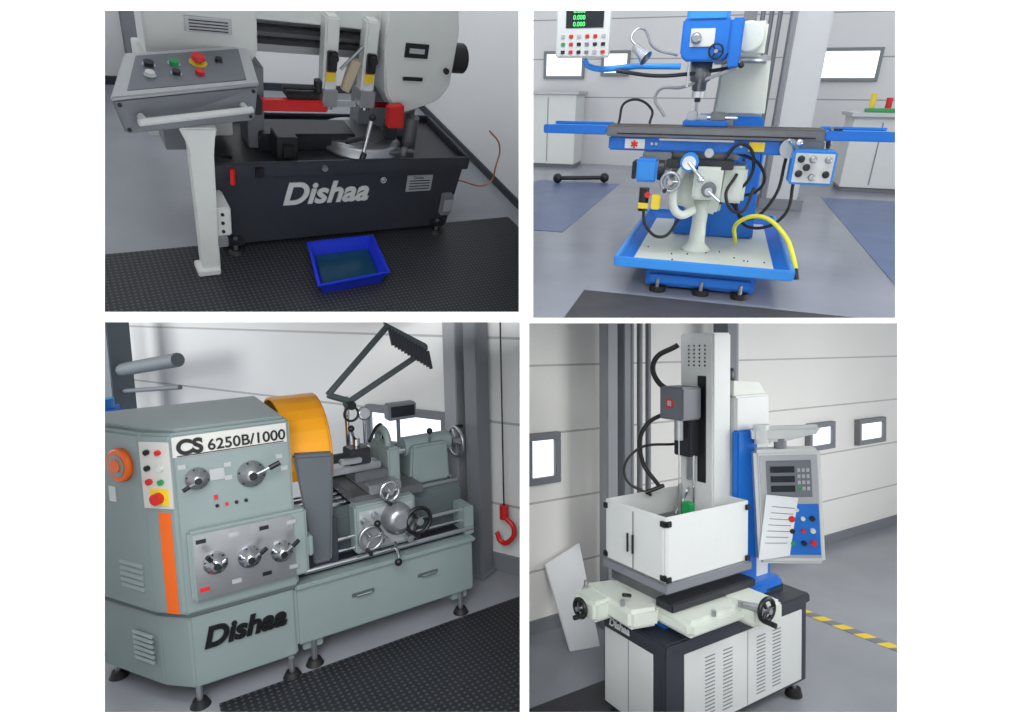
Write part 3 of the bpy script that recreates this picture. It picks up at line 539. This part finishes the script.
# ================================================================== ROOM 4 : small hole drilling EDM
R=EDM
slab('floor',R,(-3,7,-3,1.5,-.06,0),CONC,'edm')
slab('wall_back',R,(-3,7,1.5,1.6,0,3.6),W4,'edm')
slab('baseboard_back',R,(-3,7,1.48,1.5,0,.1),GREY,'edm')
window(6,R,.12,.42,1.5,1.1,1.47); window(7,R,4.4,4.95,1.5,1.0,1.28); window(8,R,3.5,3.95,1.5,1.02,1.3)
g=G('hazard_floor_tape',R,(2.2,0,0))
for i in range(18): g.hexa('stripe',[(2.16,-.7+i*.08,0),(2.25,-.74+i*.08,0),(2.25,-.66+i*.08,0),(2.16,-.62+i*.08,0),(2.16,-.7+i*.08,.003),(2.25,-.74+i*.08,.003),(2.25,-.66+i*.08,.003),(2.16,-.62+i*.08,.003)],YEL if i%2 else GREY,0)
slab('dark_floor_mat',R,(-1.5,.5,-.6,.75,0,.006),DMAT,'edm')
g=G('leaning_board',R,(.5,1.3,0)); g.hexa('board',[(.28,1.15,.0),(.50,1.1,.0),(.50,1.12,.0),(.28,1.17,.0),(.26,1.42,.52),(.58,1.43,.62),(.58,1.45,.62),(.26,1.44,.52)],PAPER,.003)
g=G('steel_column',R,(.9,1.3,0),'edm')
for i,(x,w) in enumerate(((.70,.1),(.86,.07))): g.box('shaft_%d'%i,x,x+w,1.25,1.35,0,3.0,(PILLAR,GREY)[i])
for i in range(3): g.cyl('conduit_%d'%i,(1.02+i*.09,1.35,0),(1.02+i*.09,1.35,3.0),.022,GREY)
g=G('steel_column',R,(2.0,1.3,0),'edm'); g.box('shaft',1.95,2.07,1.2,1.35,0,3.0,GREY); g.cyl('conduit',(2.17,1.3,0),(2.17,1.3,3.0),.03,PILLAR)
g=G('edm_drilling_machine',R,(.5,.25,0))
h,A,B=.614,1.178,.47
g.box('base_frame',0,A,0,B,.086,h-.05,CHAR,.008); g.box('base_top_slab',-.015,A+.015,-.015,B+.03,h-.055,h,CHAR,.01)
g.box('side_panel',.13,A-.06,-.008,0,.11,h-.085,WHITE,.004); g.box('side_panel_seam',.62,.625,-.0085,-.008,.11,h-.085,GREY,0)
g.box('front_panel',-.008,0,.08,B-.02,.11,h-.085,WHITE,.004); g.box('front_panel_gap',-.009,-.008,.255,.26,.11,h-.085,GREY,0)
for c0 in (.28,.42,.70,.84):
    for k in range(17): g.box('vent_slot',c0,c0+.075,-.0095,-.008,.15+k*.02,.156+k*.02,GREY,0)
for x,y in ((.06,.05),(A-.08,.03),(A-.08,B-.05),(.06,B-.05)): g.cyl('machine_foot',(x,y,.006),(x,y,.05),.05,RUB,r2=.04); g.cyl('foot_stem',(x,y,.05),(x,y,.09),.015,STEEL)
g.text('logo_text','Dishaa',(-.02,.40,h-.05),(0,-1,0),Z,.06,WHITE,.001,.002,.2)
g.box('bed_casting',.1,1.1,.1,.42,h,.70,BLUE,.02)
g.box('saddle_x',.0,.72,.12,.5,.70,.755,CREAM,.015)
g.prism('arm_front',[(-.12,.12),(.05,.08),(.1,.5),(-.1,.56)],'z',.66,.76,CREAM,.02)
g.prism('arm_side',[(.05,-.12),(.62,-.12),(.66,.2),(.05,.2)],'z',.665,.75,CREAM,.025)
g.prism('arm_side_outer',[(.44,-.2),(.66,-.2),(.66,.1),(.44,.1)],'z',.65,.76,CREAM,.02)
g.prism('arm_far',[(-.2,.3),(.1,.3),(.1,.5),(-.2,.5)],'z',.645,.755,CREAM,.02)
g.box('way_cover',.05,.7,.0,.12,.755,.80,DARK)
g.box('table_riser',.1,.7,.1,.52,.755,.84,CAST); g.box('tank_under_slab',.06,.735,.05,.55,.83,.872,GREY,.004)
g.wheel('front_handwheel',(-.22,.40,.70),(-1,0,0),.045,BLACK,.012,handle=True); g.cyl('front_shaft',(-.22,.4,.7),(-.12,.4,.7),.02,STEEL)
g.wheel('side_handwheel',(.46,-.24,.77),(0,-1,0),.055,BLACK,.012); g.cyl('side_shaft',(.46,-.24,.77),(.46,-.1,.74),.022,STEEL)
for x,y in ((-.1,.5),(-.1,.2),(.2,-.13),(.4,-.13)): g.cyl('lock_screw',(x,y,.76),(x,y,.79),.012,STEEL,seg=12)
g.cyl('lock_lever',(-.05,.2,.8),(-.12,.17,.83),.01,BLACK,seg=12)
x0,x1,ya,yb,za,zb=.073,.719,.065,.535,.872,1.22
g.box('tank_front',x0,x0+.012,ya,yb,za,zb,WHITE,.003); g.box('tank_side',x0+.012,x1,ya,ya+.012,za,zb,WHITE,.003); g.box('tank_rear',x1-.012,x1,ya+.012,yb,za,zb,WHITE,.003); g.box('tank_far_side',x0+.012,x1-.012,yb-.012,yb,za,zb,WHITE,.003); g.box('tank_floor',x0,x1,ya,yb,za,za+.012,STEEL,0)
for i,y in enumerate((ya+.012,(ya+yb)/2+.003)): g.box('door_%d'%i,x0-.01,x0,y,y+.215,za+.015,zb-.02,WHITE,.004)
g.box('door_gap',x0-.0105,x0-.009,.2985,.3025,za+.015,zb-.02,GREY,0)
g.cyl('door_handle_a',(x0-.03,.28,.98),(x0-.03,.28,1.08),.006,BLACK,seg=12); g.cyl('door_handle_b',(x0-.03,.32,.98),(x0-.03,.32,1.08),.006,BLACK,seg=12)
for y in (ya-.004,yb-.03):
    for z in (za+.02,zb-.05): g.box('corner_hinge',x0-.016,x0+.004,y,y+.035,z,z+.03,BLACK,.003)
for x in (x0-.004,x1-.03):
    for z in (za+.01,zb-.05): g.box('side_clip',x,x+.035,ya-.012,ya,z,z+.03,BLACK,.003)
g.box('tank_work_table',.2,.6,.15,.45,.884,1.1,CAST); g.box('green_part',.44,.5,.25,.31,1.1,1.2,GREEN,.01); g.tube('tank_hose',[(.5,.4,1.1),(.55,.35,1.25),(.48,.3,1.26)],.008,CHROME); g.cyl('electrode_guide',(.46,.33,1.12),(.46,.33,1.3),.012,STEEL)
g.box('quill_head',.585,.74,.2,.45,1.0,2.17,WHITE,.01)
g.box('head_slot',.578,.586,.25,.31,1.3,1.92,BLACK,.002); g.box('head_rail',.565,.58,.35,.38,1.3,1.8,STEEL,.003); g.cyl('guide_rod',(.55,.31,1.15),(.55,.31,1.8),.008,CHROME)
for r_ in range(6):
    for c_ in range(4): g.cyl('head_vent',(.583,.26+c_*.04,1.98+r_*.023),(.587,.26+c_*.04,1.98+r_*.023),.006,BLACK,seg=8)
g.box('spindle_box',.40,.56,.26,.44,1.67,1.86,mat('spindle_grey',(98,102,108),.45),.01); g.box('spindle_label',.396,.4,.33,.38,1.74,1.79,RED,0); g.box('spindle_label_b',.395,.399,.34,.37,1.75,1.78,SILV,0)
g.box('spindle_mount',.5,.6,.30,.42,1.45,1.7,DARK)
g.cyl('electrode_chuck',(.46,.34,1.55),(.46,.34,1.67),.025,STEEL); g.cyl('electrode',(.46,.34,1.15),(.46,.34,1.55),.004,CHROME,seg=8)
g.box('column_body',.76,1.07,.18,.55,h,1.80,WHITE,.012); g.prism('column_cap',[(.76,1.80),(1.07,1.80),(1.0,1.87),(.76,1.89)],'y',.2,.5,CREAM)
g.box('column_link',.72,.78,.22,.45,1.4,1.8,GREY)
g.box('column_blue',.74,.92,.15,.2,h,1.60,BLUE,.01); g.box('column_rear_blue',.72,1.12,.2,.5,h,.8,BLUE,.01)
g.lathe('column_motor',(.82,.3,1.84),Z,[(.05,0),(.05,.10),(.04,.12)],DARK)
g.tube('hose_a',[(.6,.47,1.8),(.5,.55,1.88),(.48,.56,2.0),(.6,.48,2.1)],.016,RUB); g.tube('hose_b',[(.56,.44,1.72),(.4,.56,1.6),(.4,.58,1.4),(.46,.5,1.25)],.013,RUB); g.tube('hose_c',[(.6,.47,1.5),(.35,.6,1.45),(.3,.62,1.3),(.4,.5,1.2)],.008,BLACK)
g.cyl('water_knob',(.3,.45,1.24),(.4,.4,1.28),.012,BLACK)
c=Vector((.985,.0,1.17)); yaw=math.radians(-42); g.T=Matrix.Translation(c)@Matrix.Rotation(yaw,4,'Z')@Matrix.Rotation(math.radians(-3),4,'Y')
g.box('pendant_body',-.18,.18,-.05,.08,-.33,.33,WHITE,.02)
g.box('pendant_face',-.155,.155,-.056,-.05,-.29,.30,SILV,.004)
g.box('pendant_screen_panel',-.12,.12,-.062,-.056,.06,.27,mat('panel_mid_grey',(110,116,122),.4),.003)
for z in (.22,.165,.11): g.box('display_row',-.1,.03,-.066,-.062,z-.018,z+.018,SCREEN,.001)
for r_ in range(4):
    for c_ in range(3): g.box('key',.045+c_*.024,.06+c_*.024,-.066,-.062,.1+r_*.035,.12+r_*.035,GREEN if r_==0 and c_==0 else SILV,0)
g.box('pendant_lower_panel',-.06,.15,-.062,-.056,-.27,.02,BLUE,.003)
for x,z,m_,r_ in ((.0,-.06,RED,.018),(.06,-.06,WHITE,.012),(.11,-.06,BLACK,.014),(0,-.13,BLACK,.014),(.06,-.13,RED,.012),(.11,-.13,WHITE,.014),(.0,-.2,GREEN,.012),(.06,-.2,BLACK,.014),(.11,-.2,RED,.016),(.03,-.01,WHITE,.01)):
    g.cyl('pendant_button',(x,-.062,z),(x,-.08,z),r_,m_,seg=16)
g.hexa('paper_sheet',[(-.19,-.075,-.3),(-.02,-.075,-.27),(-.02,-.072,-.27),(-.19,-.072,-.3),(-.13,-.075,.08),(.04,-.075,.06),(.04,-.072,.06),(-.13,-.072,.08)],PAPER,0)
for i in range(7): g.hexa('paper_line',[(-.15+i*.008,-.0765,-.2+i*.035),(-.03+i*.008,-.0765,-.2+i*.033),(-.03+i*.008,-.075,-.2+i*.033),(-.15+i*.008,-.075,-.2+i*.035),(-.15+i*.008,-.0765,-.196+i*.035),(-.03+i*.008,-.0765,-.196+i*.033),(-.03+i*.008,-.075,-.196+i*.033),(-.15+i*.008,-.075,-.196+i*.035)],GREY,0)
g.prism('pendant_arm',[(-.18,.37),(.0,.37),(.16,.41),(.2,.42),(.2,.46),(-.18,.46)],'y',-.03,.05,WHITE,.02); g.cyl('pendant_neck',(-.02,.02,.30),(-.02,.02,.40),.035,GREY); g.cyl('pendant_joint',(-.12,.01,.36),(-.12,.01,.47),.045,WHITE)
g.T=Matrix.Identity(4)
g.cyl('pendant_support',(1.0,.3,1.58),(.95,.03,1.58),.03,WHITE)
g.box('pendant_bracket_low',.93,1.1,.1,.25,h,.66,DARK)
# ================================================================== dividing structure and viewing wall
I=Matrix.Identity(4)
k=2.1/600
def zz(py): return CAMZ+(362-py)*k
def xx(px): return (px-512)*k
yw0,yw1=2.1,2.104
rects=[(-3.6,xx(104),0,5.0),(xx(898),3.6,0,5.0),(xx(104),xx(898),zz(10),5.0),(xx(104),xx(898),0,zz(713)),
 (xx(896),xx(898),zz(318),zz(10)),(xx(519),xx(533),zz(318),zz(10)),(xx(104),xx(519),zz(322),zz(312)),(xx(519),xx(520),zz(322),zz(318)),(xx(520),xx(529),zz(713),zz(318)),(xx(529),xx(898),zz(323),zz(318))]
vs=[];fs=[]
for a,b,c_,d in rects:
    n0=len(vs); vs+=bv(a,b,yw0,yw1,c_,d); fs+=[tuple(i+n0 for i in f) for f in BF]
shell('wall_front',I,vs,fs,GAL)
slab('floor_gallery',I,(-3.6,3.6,-4,2.1,-.1,0),mat('gallery_floor',(200,200,200),.6))
def dq(name,pts): shell(name,I,pts,[(0,1,2,3)],W1)
s=(525-512)/600.
dq('wall_divider',[(2.13*s,2.13,0),(9*s,9,0),(9*s,9,7),(2.13*s,2.13,7)])
for nm,py,a,b in (('ceiling_left',317,-620/600.,s),('ceiling_right',320.5,s,480/600.)):
    q_=(362-py)/600.
    dq(nm,[(2.13*a,2.13,CAMZ+2.13*q_),(2.13*b,2.13,CAMZ+2.13*q_),(3.5*b,3.5,CAMZ+3.5*q_),(3.5*a,3.5,CAMZ+3.5*q_)])
# ================================================================== light
w=bpy.data.worlds.new('world'); sc.world=w; w.use_nodes=True; bg=w.node_tree.nodes['Background']; bg.inputs[0].default_value=(.94,.97,1,1); bg.inputs[1].default_value=1.0
def area(name,loc,tgt,size,power,R=I,sy=None,col=(1,1,1)):
    l=bpy.data.lights.new(name,'AREA'); l.energy=power; l.size=size; l.color=col
    if sy: l.shape='RECTANGLE'; l.size_y=sy
    o=bpy.data.objects.new(name,l); link(o)
    p=R@Vector(loc); t=R@Vector(tgt); d=(t-p).normalized()
    o.matrix_world=Matrix.Translation(p)@d.to_track_quat('-Z','Y').to_matrix().to_4x4()
area('gallery_fill_light',(0,-2.5,4.4),(0,2.1,2.2),3.5,330)  # added fill behind the camera, whitens the wall and brightens all rooms
area('saw_fill_light',(.2,-1.2,3.4),(1.2,.6,.5),1.6,80,SAW)  # added soft fill above the saw, not a fixture of the room
area('mill_fill_light',(0,-1.5,3.6),(0,.2,.8),1.8,65,MILL)  # added overhead fill for the mill, stands for no real fixture
area('lathe_side_fill',(-1.6,.2,2.0),(.4,.3,.8),1.2,35,LATHE)  # unseen side light added to brighten the headstock; separate from the machine's work light
area('lathe_wall_fill',(-2.4,3.0,1.7),(.8,3.0,.9),1.4,55,LATHE)  # added wash, out of view, lifts the dark back wall
area('edm_wall_fill',(3.2,-1.5,2.2),(2.2,1.4,1.2),1.4,75,EDM)  # unseen wash from the right, added to brighten the EDM back wall
area('edm_left_fill',(1.6,-2.4,2.3),(.4,1.2,1.2),1.0,40,EDM)  # second added fill, for the EDM front and left wall
cd_=bpy.data.cameras.new('camera'); cd_.lens=600*36/1024.; cd_.sensor_width=36; cd_.clip_end=200
co=bpy.data.objects.new('camera',cd_); link(co); co.location=(0,0,CAMZ); co.rotation_euler=(math.radians(90),0,0); sc.camera=co
